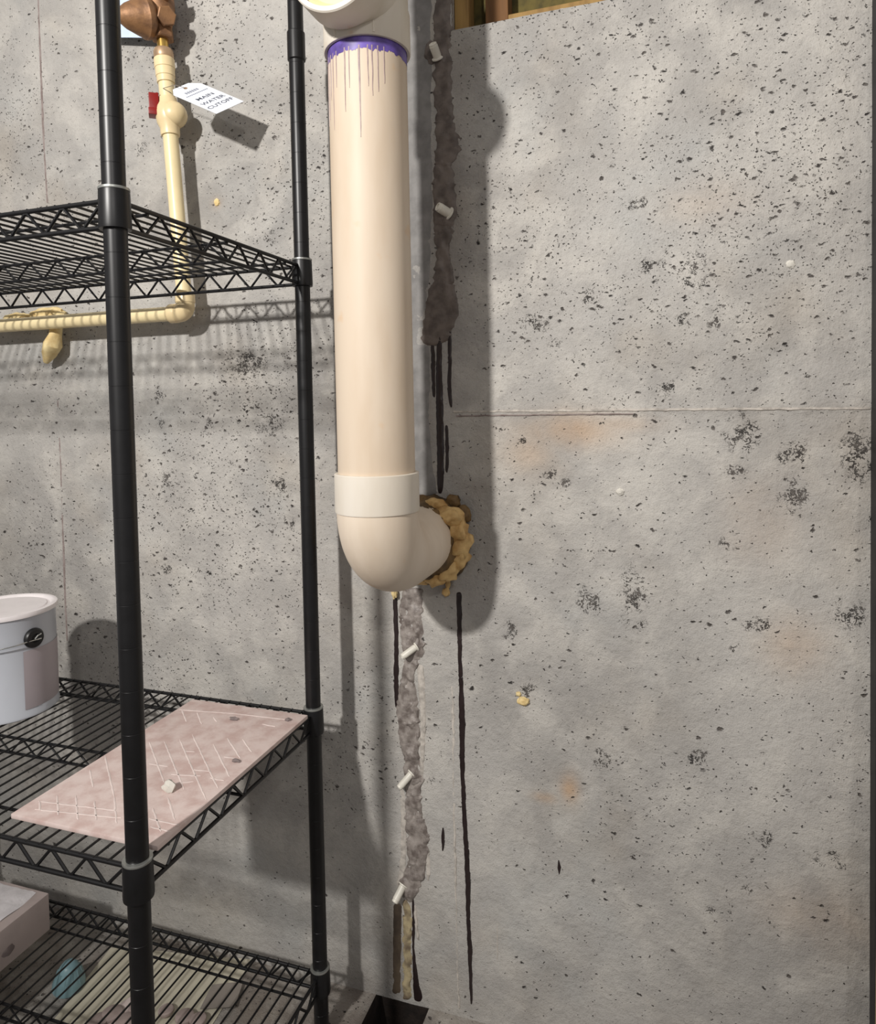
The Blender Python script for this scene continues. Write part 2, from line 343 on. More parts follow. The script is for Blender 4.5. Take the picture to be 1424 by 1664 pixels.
# ------------------------------------------------------------------ strips lying on the wall
def strip(rows, h=.003, ncol=9, jit=.0012, step=.004, seed=0, lump=.35, horizontal=False, Y=None):
    """rows: (y, xl, xr) in picture rows, laid on the wall plane; raised rounded body with a ragged edge"""
    Y = W if Y is None else Y
    P = [((at_y(l, y)), (at_y(r, y))) for y, l, r in rows]
    out = MB(); R = []
    for k in range(len(P)-1):
        a, b = P[k], P[k+1]; L = max((b[0]-a[0]).length, (b[1]-a[1]).length); n = max(2, int(L/step))
        for i in range(n+(1 if k == len(P)-2 else 0)):
            t = i/n; t = t*t*(3-2*t) if not horizontal else t; R.append((a[0].lerp(b[0], t), a[1].lerp(b[1], t)))
    v = []; f = []
    for i, (l, r) in enumerate(R):
        e = min(1, i/2.5, (len(R)-1-i)/2.5)
        ax = (r-l).normalized()
        l = l+ax*jit*(noise.noise(Vector((seed*5.1, i*step*90, 0)))+.6*noise.noise(Vector((seed*5.1, i*step*260, 5))))
        r = r+ax*jit*(noise.noise(Vector((seed*5.1+9, i*step*90, 0)))+.6*noise.noise(Vector((seed*5.1+9, i*step*260, 5))))
        if e < 1: c = (l+r)/2; l = c+(l-c)*(.35+.65*e); r = c+(r-c)*(.35+.65*e)
        for c in range(ncol):
            u = c/(ncol-1); q = l.lerp(r, u); bulge = math.sqrt(max(0, 1-(2*u-1)**2))
            hh = h*bulge*(.25+.75*e)*(1+lump*noise.noise(Vector((q.x*75, q.z*45, seed)))+.5*lump*noise.noise(Vector((q.x*170, q.z*150, seed))))
            v.append(Vector((q.x, Y+.0012-hh-(.0012 if bulge > 0 else 0)*0-.0006, q.z)) if 0 < c < ncol-1 else Vector((q.x, Y+.002, q.z)))
    for i in range(len(R)-1):
        for c in range(ncol-1): a = i*ncol+c; f.append((a, a+1, a+ncol+1, a+ncol))
    return out.add(v, f)

# joint between the two pours, and the form seams (pieces of the wall)
def hline(pts, r, mat, name, seed):
    mb = MB(); P = []
    for k in range(len(pts)-1):
        a = at_y(*pts[k]); b = at_y(*pts[k+1]); n = max(2, int((b-a).length/.006))
        for i in range(n+(1 if k == len(pts)-2 else 0)): P.append(a.lerp(b, i/n)+Vector((0, -.0016, 0)))
    rr = [r*(1+.5*noise.noise(Vector((i*.7, seed, 0)))) for i in range(len(P))]
    P = [p+Vector((0, 0, r*.5*noise.noise(Vector((i*.4, seed, 7))))) for i, p in enumerate(P)]
    return mb.tube(P, rr, 6).build(name, mat, wall)
hline([(738, 669), (900, 667.5), (1050, 666), (1250, 664.5), (1414, 663.5)], .0022, M['pale'], 'joint_ridge', 3)
hline([(742, 676), (900, 673.8), (1030, 672.5)], .0012, M['seam'], 'joint_line', 5)
for rows, sd in (([(-60, 58, 63), (80, 63, 67), (200, 67, 72), (330, 75, 79)], 2), ([(640, 92, 95), (760, 97, 101), (830, 99, 103), (960, 103, 107), (1090, 110, 114)], 4)):
    strip(rows, .0012, 5, .0006, seed=sd).build('form_seam', M['seam'], wall)
strip([(1115, 733, 737), (1160, 733, 739), (1200, 734, 740), (1250, 735, 738), (1300, 735, 741), (1380, 737, 742), (1440, 738, 743), (1500, 741, 744), (1560, 742, 745), (1640, 744, 748)], .0016, 5, .0022, seed=6).build('form_ridge', M['pale'], wall)

# ------------------------------------------------------------------ crack repair
cr = thing('crack_sealant', 'brown and grey sealant strip trowelled down the crack above the pipe elbow', 'sealant', at_y(720, 560))
strip([(-60, 640, 708), (60, 640, 706), (200, 642, 706), (340, 642, 708), (440, 644, 706), (540, 646, 694), (570, 650, 690)], .0014, 9, .0015, seed=11).build('skim_coat', M['skim'], cr)
strip([(-60, 706, 734), (60, 704, 736), (100, 704, 736), (200, 706, 740), (228, 708, 752), (244, 706, 752), (268, 704, 738), (300, 702, 743), (345, 704, 746), (380, 704, 740), (402, 708, 731), (440, 706, 738), (462, 700, 741), (490, 690, 753), (518, 686, 748), (545, 682, 736), (562, 684, 722)], .0045, 13, .006, seed=12, lump=.8).build('sealant_bead', M['sealant'], cr)
strip([(560, 652, 702), (620, 654, 703), (680, 656, 700), (740, 660, 706), (806, 668, 712)], .003, 9, .002, seed=13).build('grey_tail', M['skim'], cr)  # grey band carried on below the skim coat towards the elbow
for c, r in (((722, 352), .020), ((702, 84), .015)):
    p = at_y(*c); MB().blob((p.x, W+.001, p.z), r, c[1], .3, 1.8, 3, (1, .4, 1.35)).build('sealant_mound', M['sealant'], cr)
lo = thing('crack_sealant', 'lumpy grey-brown sealant strip filling the crack below the elbow', 'sealant', at_y(665, 1450))
strip([(955, 652, 691), (1000, 647, 688), (1045, 650, 694), (1072, 656, 682), (1108, 650, 673), (1140, 643, 681), (1172, 645, 683), (1208, 648, 683), (1232, 655, 683), (1262, 657, 690), (1292, 658, 686), (1330, 657, 690), (1362, 660, 701), (1400, 661, 696), (1430, 652, 690), (1452, 655, 680), (1466, 660, 672)], .0055, 13, .006, seed=21, lump=1.3).build('sealant_bead', M['sealant2'], lo)
for c, r in (((674, 1052), .019), ((672, 1262), .016), ((662, 1442), .018)):
    p = at_y(*c); MB().blob((p.x, W+.001, p.z), r, c[1], .35, 2, 3, (1, .45, 1.1)).build('sealant_mound', M['sealant2'], lo)
for rows, sd in (([(1080, 676, 690), (1120, 679, 692), (1170, 683, 693), (1250, 682, 690), (1270, 684, 689)], 31), ([(1270, 648, 658), (1320, 650, 662), (1370, 650, 662), (1415, 648, 660), (1440, 642, 654)], 32), ([(1380, 690, 699), (1420, 692, 701), (1432, 692, 700)], 33), ([(1470, 671, 676), (1500, 674, 680), (1528, 677, 683)], 34)):
    strip(rows, .0024, 7, .0025, seed=sd, lump=.7).build('pale_edge', M['pale'], lo)
strip([(1462, 655, 666), (1490, 655, 670), (1530, 654, 670), (1570, 655, 671), (1624, 653, 668)], .004, 7, .005, seed=35, lump=1.2).build('ochre_filling', M['yellowcrack'], lo)
strip([(1468, 638, 655), (1520, 637, 654), (1580, 636, 654), (1616, 634, 654)], .0012, 7, .001, seed=36).build('brown_stain', M['browndark'], lo)
strip([(1455, 668, 674), (1490, 669, 676), (1540, 669, 674), (1590, 669, 682), (1628, 668, 692)], .0016, 5, .001, seed=37).build('open_crack', M['drip'], lo)

def drip(rows, label, seed, h=.0022, mat='drip'):
    o = strip([(y, l-.7, r+.7) for y, l, r in rows], h, 7, .0014, .004, seed, .4).build('epoxy_run', M[mat], None, loc=at_y((rows[-1][1]+rows[-1][2])/2, rows[-1][0]))
    return tag(o, label, 'epoxy drip', 'dark epoxy runs down the wall')
drip([(528, 711, 719), (600, 708, 719), (650, 708, 721), (720, 709, 723), (770, 710, 722), (802, 711, 720)], 'widest dark epoxy run ending at the foam above the elbow', 41, .003)
drip([(552, 701, 706), (590, 700, 708), (630, 702, 708), (648, 703, 709)], 'short dark epoxy run nearest the white drain pipe', 42)
drip([(522, 727, 734), (580, 728, 735), (630, 727, 734), (662, 730, 736)], 'dark epoxy run ending just above the horizontal wall joint', 43)
drip([(690, 723, 729), (730, 724, 730), (768, 724, 729)], 'short dark epoxy run just below the horizontal wall joint', 44)
drip([(958, 638, 645), (1000, 639, 648), (1060, 640, 649), (1110, 640, 648), (1150, 642, 649)], 'dark epoxy run below the left side of the elbow', 45)
drip([(962, 741, 751), (1040, 743, 752), (1100, 745, 753), (1180, 746, 757), (1230, 747, 756), (1300, 750, 758), (1380, 754, 762), (1420, 756, 765), (1500, 758, 765), (1545, 760, 768), (1600, 763, 768), (1632, 765, 768)], 'longest dark epoxy run from the elbow foam almost to the floor', 46, .003)
drip([(1345, 718, 722), (1365, 718, 723), (1383, 718, 722)], 'small dark epoxy dash beside the lower sealant strip', 47)
drip([(1397, 906, 910), (1410, 906, 912), (1421, 907, 911)], 'small dark dash alone on the lower right wall', 48)
def white_run(rows, label, seed):
    tag(strip(rows, .0008, 5, .0004, .004, seed).build('pale_run', M['pale'], None, loc=at_y(rows[-1][1], rows[-1][0])), label, 'paint run')
white_run([(1243, 795, 798), (1270, 795, 798), (1293, 795, 797)], 'upper of two thin white drip marks on the lower wall', 49)
white_run([(1500, 807, 809), (1530, 807, 810), (1560, 807, 810)], 'lower of two thin white drip marks on the lower wall', 50)

def port(a, b, label, r=.0062):
    """a: base of tube, b: free end in the picture; the tube stands out from the wall"""
    A = at_y(*a, W-.004); B = at_y(*b, W-.022); t = thing('injection_port', label, 'injection port', A, 'white injection ports along the crack')
    d = (B-A).normalized(); L = (B-A).length
    MB().lathe([(r*1.45, 0), (r*1.45, .002), (r*1.1, .003)], A-d*.003, d, 20).build('base_flange', M['port'], t)
    MB().lathe([(r, -.002), (r, L*.8), (r*.92, L*.82), (r*.92, L*.96), (r*.6, L), (r*.5, L*.9), (0, L*.9)], A, d, 20).build('port_tube', M['port'], t)
port((711, 92), (703, 70), 'white injection port at the very top of the crack', .0075)
port((728, 346), (711, 335), 'white injection port in the sealant halfway down the pipe', .0085)
port((675, 1052), (653, 1068), 'white injection port just below the pipe elbow')
port((668, 1258), (648, 1281), 'white injection port in the middle of the lower crack')
port((655, 1440), (641, 1467), 'lowest white injection port, above the ochre crack filling', .0068)

def wall_blob(name, x, y, r, mat, label, cat, seed, sc=(1, .6, 1), amp=.35):
    p = at_y(x, y); o = MB().blob((p.x, W-.001, p.z), r, seed, amp, 2.2, 3, sc).build(name, M[mat], None, loc=(p.x, W, p.z)); return tag(o, label, cat)
nub = thing('foam_nub', 'small cream lump stuck low on the right wall', 'lump', at_y(851, 1137))
p = at_y(851, 1138); MB().blob((p.x, W-.003, p.z), .0095, 3, .3, 2, 3, (1.1, .8, .8)).build('lump_body', M['foampale'], nub)
p = at_y(843, 1127); MB().blob((p.x, W-.002, p.z), .005, 5, .3, 2, 2, (1, .8, .8)).build('lump_tip', M['foampale'], nub)
wall_blob('plaster_fleck', 1285, 430, .0068, 'plaster', 'bright white fleck high on the right wall', 'fleck', 2)
wall_blob('plaster_fleck', 1008, 799, .0062, 'plaster', 'white fleck below the horizontal wall joint', 'fleck', 6)
wall_blob('foam_fleck', 353, 329, .0072, 'foampale', 'cream fleck on the wall right of the thin water pipe', 'fleck', 8, (.9, .4, 1))

# ------------------------------------------------------------------ framing in the stepped wall top
fr = thing('wood_framing', 'tan and brown lumber framing above the stepped concrete wall', 'framing', (NX0+.1, W+.05, NZ0))
def fbox(x0, x1, y0, y1, z0, z1, mat, name): MB().box(x0, x1, y0, y1, z0, z1).build(name, M[mat], fr, False, .002)
fxa = at_y(762, 30, W+.012).x; 
fbox(NX0+.001, fxa, W+.012, W+.05, NZ0+.001, 1.33, 'wood', 'stud')
fbox(at_y(789, 30, W+.03).x, at_y(826, 30, W+.03).x, W+.03, W+.068, NZ0+.001, 1.33, 'brownwood', 'stud')
fbox(at_y(826, 25, W+.02).x, .9, W+.02, W+.068, NZ0+.001, NZ0+.020, 'wood', 'sill_plate')
fbox(NX0+.001, .9, W+.072, W+.085, NZ0+.001, 1.33, 'greenboard', 'sheathing')
p = at_y(914, 14, W+.01); tag(MB().blob((p.x, W+.013, NZ0+.004), .006, 4, .3, 2, 2, (1.4, .9, .7)).build('plaster_fleck', M['plaster'], None, loc=(p.x, W+.013, NZ0+.001)), 'white plaster crumb on the concrete ledge under the framing', 'fleck')

# right border: charcoal strip painting in a shaded wall edge, and pale plank
xr = at_y(1415.5, 800).x
tag(MB().box(xr, xr+.045, W-.030, W+.002, FLOOR, 1.33).build('edge_shade', M['shadestrip'], None, False, .002, loc=(xr+.02, W-.015, FLOOR)), 'charcoal vertical strip painting in shade at the right edge of the wall', 'post')
q = at_y(1420, 1664, 1.13); q2 = at_y(1424.5, 1380, 1.13); sl = (q2.x-q.x)/(q2.z-q.z)
mb = MB(); x0 = q.x+sl*(FLOOR-q.z); x1 = q.x+sl*(1.0-q.z)
mb.add([(x0, 1.10, FLOOR), (x0+.09, 1.10, FLOOR), (x0+.09, 1.12, FLOOR), (x0, 1.12, FLOOR), (x1, 1.145, .6), (x1+.09, 1.145, .6), (x1+.09, 1.165, .6), (x1, 1.165, .6)],
       [(0, 1, 2, 3), (4, 7, 6, 5), (0, 4, 5, 1), (1, 5, 6, 2), (2, 6, 7, 3), (3, 7, 4, 0)])
tag(mb.build('wood_plank', M['plank'], None, False, .002, loc=(x0+.045, 1.11, FLOOR)), 'pale wooden plank leaning at the lower right edge', 'plank')

# ------------------------------------------------------------------ drain pipe
PX, PY = -.415, .9537; HZ0, HZ1 = -.102, -.157; RB = .080
dp = thing('drain_pipe', 'thick cream plastic drain pipe running down to an elbow into the wall', 'drain pipe', (PX, PY, -.24))
MB().lathe([(.0572, -.115), (.0572, .52)], (PX, PY, 0), (0, 0, 1), 72).build('pipe', M['pvc'], dp)
# elbow: socket, bend, stub into the wall
mb = MB(); mb.lathe([(.0575, HZ0-.003), (.0575, HZ0), (.0617, HZ0), (.0627, HZ0-.001), (.0627, HZ1+.001), (.0622, HZ1-.002), (.0605, HZ1-.003)], (PX, PY, 0), (0, 0, 1), 72)
hub = mb.build('elbow_socket', M['pvcfit'], dp)
path = [(PX, PY, HZ1+.01)]+[(PX, PY+RB-RB*math.cos(t), HZ1-RB*math.sin(t)) for t in np.linspace(0, math.pi/2, 25)]+[(PX, PY+RB+.05, HZ1-RB), (PX, 1.11, HZ1-RB), (PX, 1.24, HZ1-RB)]
MB().tube(path, [.0605]*(len(path)-2)+[.0605, .0585], 64).build('elbow_bend', M['pvcelbow'], dp)
# upper tee
TZ = .575; TB = .505
mb = MB(); mb.lathe([(.0578, TB+.004), (.0580, TB), (.0618, TB), (.0628, TB+.0015), (.0628, TB+.055), (.0605, TB+.062), (.0602, .70), (.0625, .705), (.0625, .76), (.057, .76)], (PX, PY, 0), (0, 0, 1), 72)
tee = mb.build('tee_body', M['pvcfit'], dp)
mb = MB(); mb.lathe([(.058, .02), (.0605, .045), (.0605, .062), (.0632, .066), (.0632, .110), (.0615, .112), (.0555, .112), (.0545, .108), (.0545, .085), (0, .085)], (PX, PY, TZ), (0, -1, 0), 72)
mb.build('tee_branch', M['pvcfit'], dp)
mb = MB(); mb.lathe([(.0535, .0855), (.0535, .098), (.050, .100), (.044, .094), (.018, .094), (.017, .106), (0, .106)], (PX, PY, TZ), (0, -1, 0), 48)
mb.build('cleanout_plug', M['cpvc2'], dp)
for ang in (-112, -58):   # moulded ribs on the socket
    a = math.radians(ang+0); mb = MB(); d = Vector((math.cos(a), math.sin(a), 0)); tt = Vector((-d.y, d.x, 0)); o = Vector((PX, PY, 0))
    v = [o+d*(.0620+h)+tt*s+Vector((0, 0, z)) for z in (TB+.003, TB+.050) for h, s in ((0, -.003), (.0016, -.0012), (.0016, .0012), (0, .003))]
    mb.add(v, [(0, 1, 5, 4), (1, 2, 6, 5), (2, 3, 7, 6), (0, 3, 2, 1), (4, 5, 6, 7)]); mb.build('socket_rib', M['pvcfit'], dp)
# purple primer ring and runs
rnd = random.Random(5)
def shell(a0, a1, ztop, zfun, r, n):
    mb = MB(); v = []; f = []; m = 14
    for i in range(n+1):
        a = a0+(a1-a0)*i/n; zb = zfun(a)
        for k in range(m+1): z = ztop+(zb-ztop)*k/m; v.append((PX+r*math.cos(a), PY+r*math.sin(a), z))
    for i in range(n):
        for k in range(m): q = i*(m+1)+k; f.append((q, q+1, q+m+2, q+m+1))
    return mb.add(v, f)
zr = lambda a: TB-.017-.006*noise.noise(Vector((math.cos(a)*2, math.sin(a)*2, 1)))-.004*noise.noise(Vector((math.cos(a)*9, math.sin(a)*9, 3)))-.004*abs(noise.noise(Vector((math.cos(a)*22, math.sin(a)*22, 3))))
shell(0, 2*math.pi, TB+.004, zr, .05745, 220).build('primer_ring', M['purple'], dp)
for deg, ln, wd in ((-147, .075, 1.3), (-138, .07, 1.0), (-131, .05, 1.6), (-124, .085, 1.0), (-116, .04, 1.3), (-100, .07, 1.5), (-93, .045, 1.2), (-78, .10, 1.6), (-66, .045, 1.2), (-60, .055, 1.2), (-52, .05, 1.2), (-43, .04, 1.0), (-160, .06, 1.2)):
    a = math.radians(deg); w2 = math.radians(wd)*.85; z0 = TB-.012
    mb = MB(); v = []; f = []; n = 18
    for i in range(n+1):
        t = i/n; ww = w2*(1.3-.75*t if t < .9 else (1.15-.75*t)*.9); da = math.radians(.7*noise.noise(Vector((t*3, deg, 0)))); z = z0-ln*1.25*t
        for s, h in ((-1, .0570), (-.5, .0577), (.5, .0577), (1, .0570)): v.append((PX+h*math.cos(a+da+s*ww), PY+h*math.sin(a+da+s*ww), z))
    for i in range(n):
        for k in range(3): q = i*4+k; f.append((q, q+1, q+5, q+4))
    mb.add(v, f).build('primer_run', M['primerdrip'], dp)

# expanding foam round the stub
ZC = HZ1-RB
sf = thing('spray_foam', 'lumpy yellow-brown foam packed around the pipe elbow at the wall', 'foam', (PX, W, ZC))
mb = MB(); v = []; f = []; n, m = 72, 14
for i in range(n):
    th = 2*math.pi*i/n; dirv = Vector((math.cos(th), 0, math.sin(th)))
    ext = .008+.030*max(0, -math.sin(th)-.1)+.004*noise.noise(dirv*3)
    for k in range(m+1):
        t = k/m; r = .0595+ext*(1-(1-t)**1.7)+.0035*noise.noise(Vector((dirv.x*5, t*4, dirv.z*5)))+.002*noise.noise(Vector((dirv.x*14, t*11, dirv.z*14)))
        y = 1.118+.012*noise.noise(dirv*2.2)+(W+.004-1.118)*t**1.15
        v.append(Vector((PX, y, ZC))+dirv*r)
for i in range(n):
    for k in range(m): i2 = (i+1) % n; f.append((i*(m+1)+k, i2*(m+1)+k, i2*(m+1)+k+1, i*(m+1)+k+1))
mb.add(v, f).build('foam_collar', M['foamdark'], sf)
for deg, y, rr, r, sc, mt in ((38, 1.138, .066, .021, (1.2, .9, .75), 'foam'), (16, 1.146, .066, .023, (.85, .9, 1.1), 'foam'), (-6, 1.152, .067, .023, (.9, .9, 1.25), 'foam'), (-28, 1.156, .067, .021, (.95, 1, .9), 'foam'),
                              (-50, 1.150, .068, .021, (1.1, 1, 1), 'foam'), (-72, 1.145, .068, .020, (1.3, 1, .9), 'foam'), (68, 1.15, .064, .015, (1.4, 1, .7), 'foam'), (96, 1.165, .064, .012, (1.3, 1, .8), 'foamdark'),
                              (-95, 1.150, .068, .018, (1.3, 1, .9), 'foam'), (30, 1.185, .074, .012, (1.1, .8, 1.2), 'foamdark'), (52, 1.19, .074, .012, (1.1, .8, 1.2), 'foamdark'), (150, 1.16, .064, .015, (1, 1, 1.3), 'foam'), (200, 1.16, .066, .016, (1, 1, 1.3), 'foam'), (240, 1.165, .072, .015, (1.2, 1, 1), 'foam')):
    a = math.radians(deg); MB().blob((PX+rr*math.cos(a), y, ZC+rr*math.sin(a)), r, deg*.13+3, .45, 1.7, 3, sc).build('foam_lump', M[mt], sf, angle=180)
p = at_y(641, 964, W-.01); MB().blob(p, .0068, 9, .3, 2, 3, (.8, .8, 1.5)).build('foam_drop', M['foampale'], sf)
p = at_y(725, 962, W-.008); MB().blob(p, .0072, 10, .3, 2, 3, (1, .8, 1.1)).build('foam_drop', M['foam'], sf)
p = at_y(728, 948, W-.006); MB().blob(p, .006, 12, .3, 2, 3, (.8, .8, 1.8)).build('foam_drop', M['foam'], sf)

# ------------------------------------------------------------------ wire shelving unit
SX1, YF, YB = -.6062, .6565, 1.0885; SX0 = SX1-.889
un = thing('wire_shelving_unit', 'black wire shelving unit with round posts standing along the wall', 'shelving unit', ((SX0+SX1)/2, (YF+YB)/2, FLOOR))
RP = .0131
prof = [(.008, 0), (.020, 0), (.020, .010), (.008, .013), (.008, .022), (RP, .022)]
z = .0478
while z < 1.86: prof += [(RP, z-.0006), (RP-.00025, z-.0003), (RP-.00025, z+.0003), (RP, z+.0006)]; z += .0508
prof += [(RP, 1.86), (RP*.8, 1.868), (0, 1.869)]
mb = MB(); mb.lathe([(r, q+FLOOR) for r, q in prof], (SX1, YF, 0), (0, 0, 1), 48)
post0 = mb.build('post', M['black'], un, angle=10)
for x, y in ((SX1, YB), (SX0, YF), (SX0, YB)): inst(post0, un, Vector((x-SX1, y-YF, 0))+post0.location)
p = at_y(483, 75, YB); 
MB().lathe([(RP, -.002), (RP+.0022, 0), (RP+.0022, .046), (RP, .048)], (SX1, YB, p.z-.024), (0, 0, 1), 28).build('post_coupling', M['black'], un)

def rod_dir(a, b, r, n=8): return MB().tube([a, b], r, n)
def zig(a, b, zt, zb, pitch, r):
    a = Vector(a); b = Vector(b); L = (b-a).length; n = int(round(L/(pitch/2))); P = []
    for i in range(n+1):
        c = a.lerp(b, i/n); c.z = zt if i % 2 == 0 else zb
        e = (b-a).normalized()*.0025
        P += [c-e, c+e] if 0 < i < n else [c]
    return MB().tube(P, r, 6)
SH = {}
for nm, ZT in (('top', .2400), ('middle', -.5479), ('bottom', -1.0232)):
    zt = ZT; zb = ZT-.030; g = .012
    fr_ = MB()
    for zz in (zt, zb):
        for a, b in (((SX0+g, YF, zz), (SX1-g, YF, zz)), ((SX0+g, YB, zz), (SX1-g, YB, zz)), ((SX0, YF+g, zz), (SX0, YB-g, zz)), ((SX1, YF+g, zz), (SX1, YB-g, zz))): fr_.tube([a, b], .0030, 10)
    sh = fr_.build('shelf', M['black'], un); sh['label'] = {'top': 'wire shelf at the top, seen from below', 'middle': 'wire shelf holding the paint can and the pink tile', 'bottom': 'wire shelf close to the floor'}[nm]
    SH[nm] = sh
    for a, b in (((SX0+.02, YF, 0), (SX1-.02, YF, 0)), ((SX0+.02, YB, 0), (SX1-.02, YB, 0)), ((SX0, YF+.02, 0), (SX0, YB-.02, 0)), ((SX1, YF+.02, 0), (SX1, YB-.02, 0))):
        zig(a, b, zt-.003, zb+.002, .057, .0021).build('truss_wire', M['black'], sh)
    YM = (YF+YB)/2
    zig((SX0+.004, YM, 0), (SX1-.004, YM, 0), zt-.006, zb+.002, .057, .0017).build('truss_wire', M['black'], sh)
    rod_dir((SX0, YM, zt-.0036), (SX1, YM, zt-.0036), .0024).build('support_wire', M['black'], sh)
    rod_dir((SX0, YM, zb), (SX1, YM, zb), .0024).build('support_wire', M['black'], sh)
    for yy in (1.034, .711): rod_dir((SX0, yy, zt-.0036), (SX1, yy, zt-.0036), .0022).build('support_wire', M['black'], sh)
    w0 = None; N = 41; dx = .889/N
    for i in range(1, N):
        x = SX0+dx*i
        if w0 is None: w0 = rod_dir((x, YF-.002, zt+.0016), (x, YB+.002, zt+.0016), .0017, 6).build('deck_wire', M['black'], sh, loc=(x, YM, zt+.0016))
        else: inst(w0, sh, Vector((x, YM, zt+.0016))-ORG[sh])
    for x, y in ((SX1, YF), (SX1, YB), (SX0, YF), (SX0, YB)):
        MB().lathe([(RP, .010), (.0168, .010), (.0172, .008), (.0180, -.030), (.0176, -.034), (RP, -.034)], (x, y, zt), (0, 0, 1), 28).build('corner_sleeve', M['black'], sh)
        MB().lathe([(RP-.0003, .0095), (.0172, .0100), (.0176, .0115), (.0172, .0130), (RP-.0003, .0135)], (x, y, zt), (0, 0, 1), 28).build('sleeve_ring', M['ring'], sh)
DECK = .0036     # top of deck wires above the shelf height

# ------------------------------------------------------------------ pink tile on the middle shelf
ZM = -.5479+DECK
tx0, tx1, ty0, ty1 = -.840, -.6015, .685, 1.060
ti = thing('clay_tile', 'flat pink clay tile with white mortar lines on the middle wire shelf', 'tile', ((tx0+tx1)/2, (ty0+ty1)/2, ZM))
th_ = .0065
MB().box(tx0, tx1, ty0, ty1, ZM, ZM+th_).build('tile_body', M['tile'], ti, True, .0012, 30)
lines = [((640, 225), (705, 400)), ((705, 225), (790, 430)), ((770, 215), (885, 475)), ((825, 195), (935, 425)), ((915, 235), (985, 375)), ((975, 210), (1030, 295)), ((1040, 215), (1080, 270)), ((780, 90), (800, 140)), ((845, 100), (865, 150)), ((915, 120), (930, 140)), ((450, 285), (490, 460)), ((385, 345), (400, 420)),
         ((720, 465), (750, 560)), ((655, 510), (690, 610)), ((245, 455), (250, 540)), ((325, 455), (335, 560)), ((405, 480), (415, 560)), ((490, 460), (500, 575)), ((165, 480), (500, 520)), ((150, 515), (520, 552)), ((640, 555), (780, 585)), ((645, 590), (740, 612)), ((770, 88), (1000, 104)), ((1000, 104), (1225, 130)), ((735, 365), (860, 372)), ((830, 345), (900, 352)), ((745, 405), (830, 395)), ((790, 265), (835, 268)), ((900, 380), (960, 392)), ((960, 290), (1010, 296)), ((1125, 150), (1180, 160)), ((170, 480), (172, 520)), ((640, 320), (720, 330))]
ml = MB()
for k, (a, b) in enumerate(lines):
    A = at_z(a[0]/2.637, 1120+a[1]/2.637, ZM+th_); B = at_z(b[0]/2.637, 1120+b[1]/2.637, ZM+th_)
    d = B-A; L = d.length; d.normalize(); s = Vector((-d.y, d.x, 0)); n = max(3, int(L/.006)); v = []; f = []
    for i in range(n+1):
        t = i/n; wd = .0015*(1+.6*noise.noise(Vector((k*3.3, t*L*200, 0))))*min(1, .4+5*t, .4+5*(1-t)); c = A.lerp(B, t)+s*.0008*noise.noise(Vector((k*2.1, t*L*120, 5)))
        c.x = min(max(c.x, tx0+.003), tx1-.003); c.y = min(max(c.y, ty0+.003), ty1-.003)
        for q, h in ((-1, -.0001), (-.5, .0004), (.5, .0004), (1, -.0001)): v.append(c+s*wd*q+Vector((0, 0, h)))
    for i in range(n):
        for q in range(3): j = i*4+q; f.append((j, j+1, j+5, j+4))
    ml.add(v, f)
tag(ml.build('mortar_lines', M['chalk'], ti), kind='stuff')
def crumb(x, y, r, mat, label, seed, sc=(1, 1, .8), name='plaster_crumb'):
    p = at_z(x, y, ZM+th_); o = MB().blob((p.x, p.y, ZM+th_+r*sc[2]*.75), r, seed, .5, 1.8, 2, sc).build(name, M[mat], None, smooth=True, angle=25, loc=(p.x, p.y, ZM+th_)); return tag(o, label, 'crumb')
crumb(276, 1285, .0085, 'plaster', 'biggest white plaster crumb on the pink tile', 3, (1.1, 1, .95))
crumb(384, 1238, .0045, 'greychip', 'flat grey chip near the right edge of the pink tile', 4, (1.6, .8, .6))
crumb(380, 1170, .0048, 'greychip', 'grey chip at the back middle of the pink tile', 5, (1.8, .7, .6))
crumb(468, 1171, .0040, 'greychip', 'dark chip at the back right corner of the pink tile', 6, (1.4, 1, .7))

# ------------------------------------------------------------------ paint can
cx, cy, cr_ = -1.160, .950, .083
pc_ = thing('paint_can', 'pale grey paint can with white lid and wire handle on the middle shelf', 'paint can', (cx, cy, ZM))
MB().lathe([(.0, .002), (cr_-.003, .002), (cr_-.001, 0), (cr_+.0008, .0015), (cr_+.001, .005), (cr_-.0005, .008), (cr_-.0005, .178), (cr_+.001, .180), (cr_-.001, .183), (cr_-.006, .183)], (cx, cy, ZM), (0, 0, 1), 72).build('can_body', M['can'], pc_)
MB().lathe([(cr_-.004, .178), (cr_+.0032, .1795), (cr_+.0040, .183), (cr_+.0030, .1875), (cr_-.002, .1885), (cr_-.006, .187), (cr_-.009, .1835), (cr_-.013, .1835), (cr_-.015, .1855), (0, .1855)], (cx, cy, ZM), (0, 0, 1), 72).build('lid', M['lid'], pc_)
def canang(px): # angle on the can where the picture column meets its near side
    d = ray(px, 1060); d = Vector((d.x, d.y)).normalized(); oc = Vector((cx, cy)); t = d.dot(oc); h2 = oc.length_squared-t*t
    q = d*(t-math.sqrt(max(0, (cr_+.001)**2-h2))); return math.atan2(q.y-cy, q.x-cx)
a0, a1 = canang(38), canang(93)+.6
mb = MB(); v = []; f = []; n = 24
for i in range(n+1):
    a = a0+(a1-a0)*i/n
    for zz in (.016, .120): v.append((cx+(cr_+.0001)*math.cos(a), cy+(cr_+.0001)*math.sin(a), ZM+zz))
for i in range(n): f.append((2*i, 2*i+1, 2*i+3, 2*i+2))
mb.add(v, f).build('side_band', M['canband'], pc_)  # pinkish grey band over part of the can's side
a = canang(56); ear = Vector((cx+cr_*math.cos(a), cy+cr_*math.sin(a), ZM+.140)); ed = Vector((math.cos(a), math.sin(a), 0))
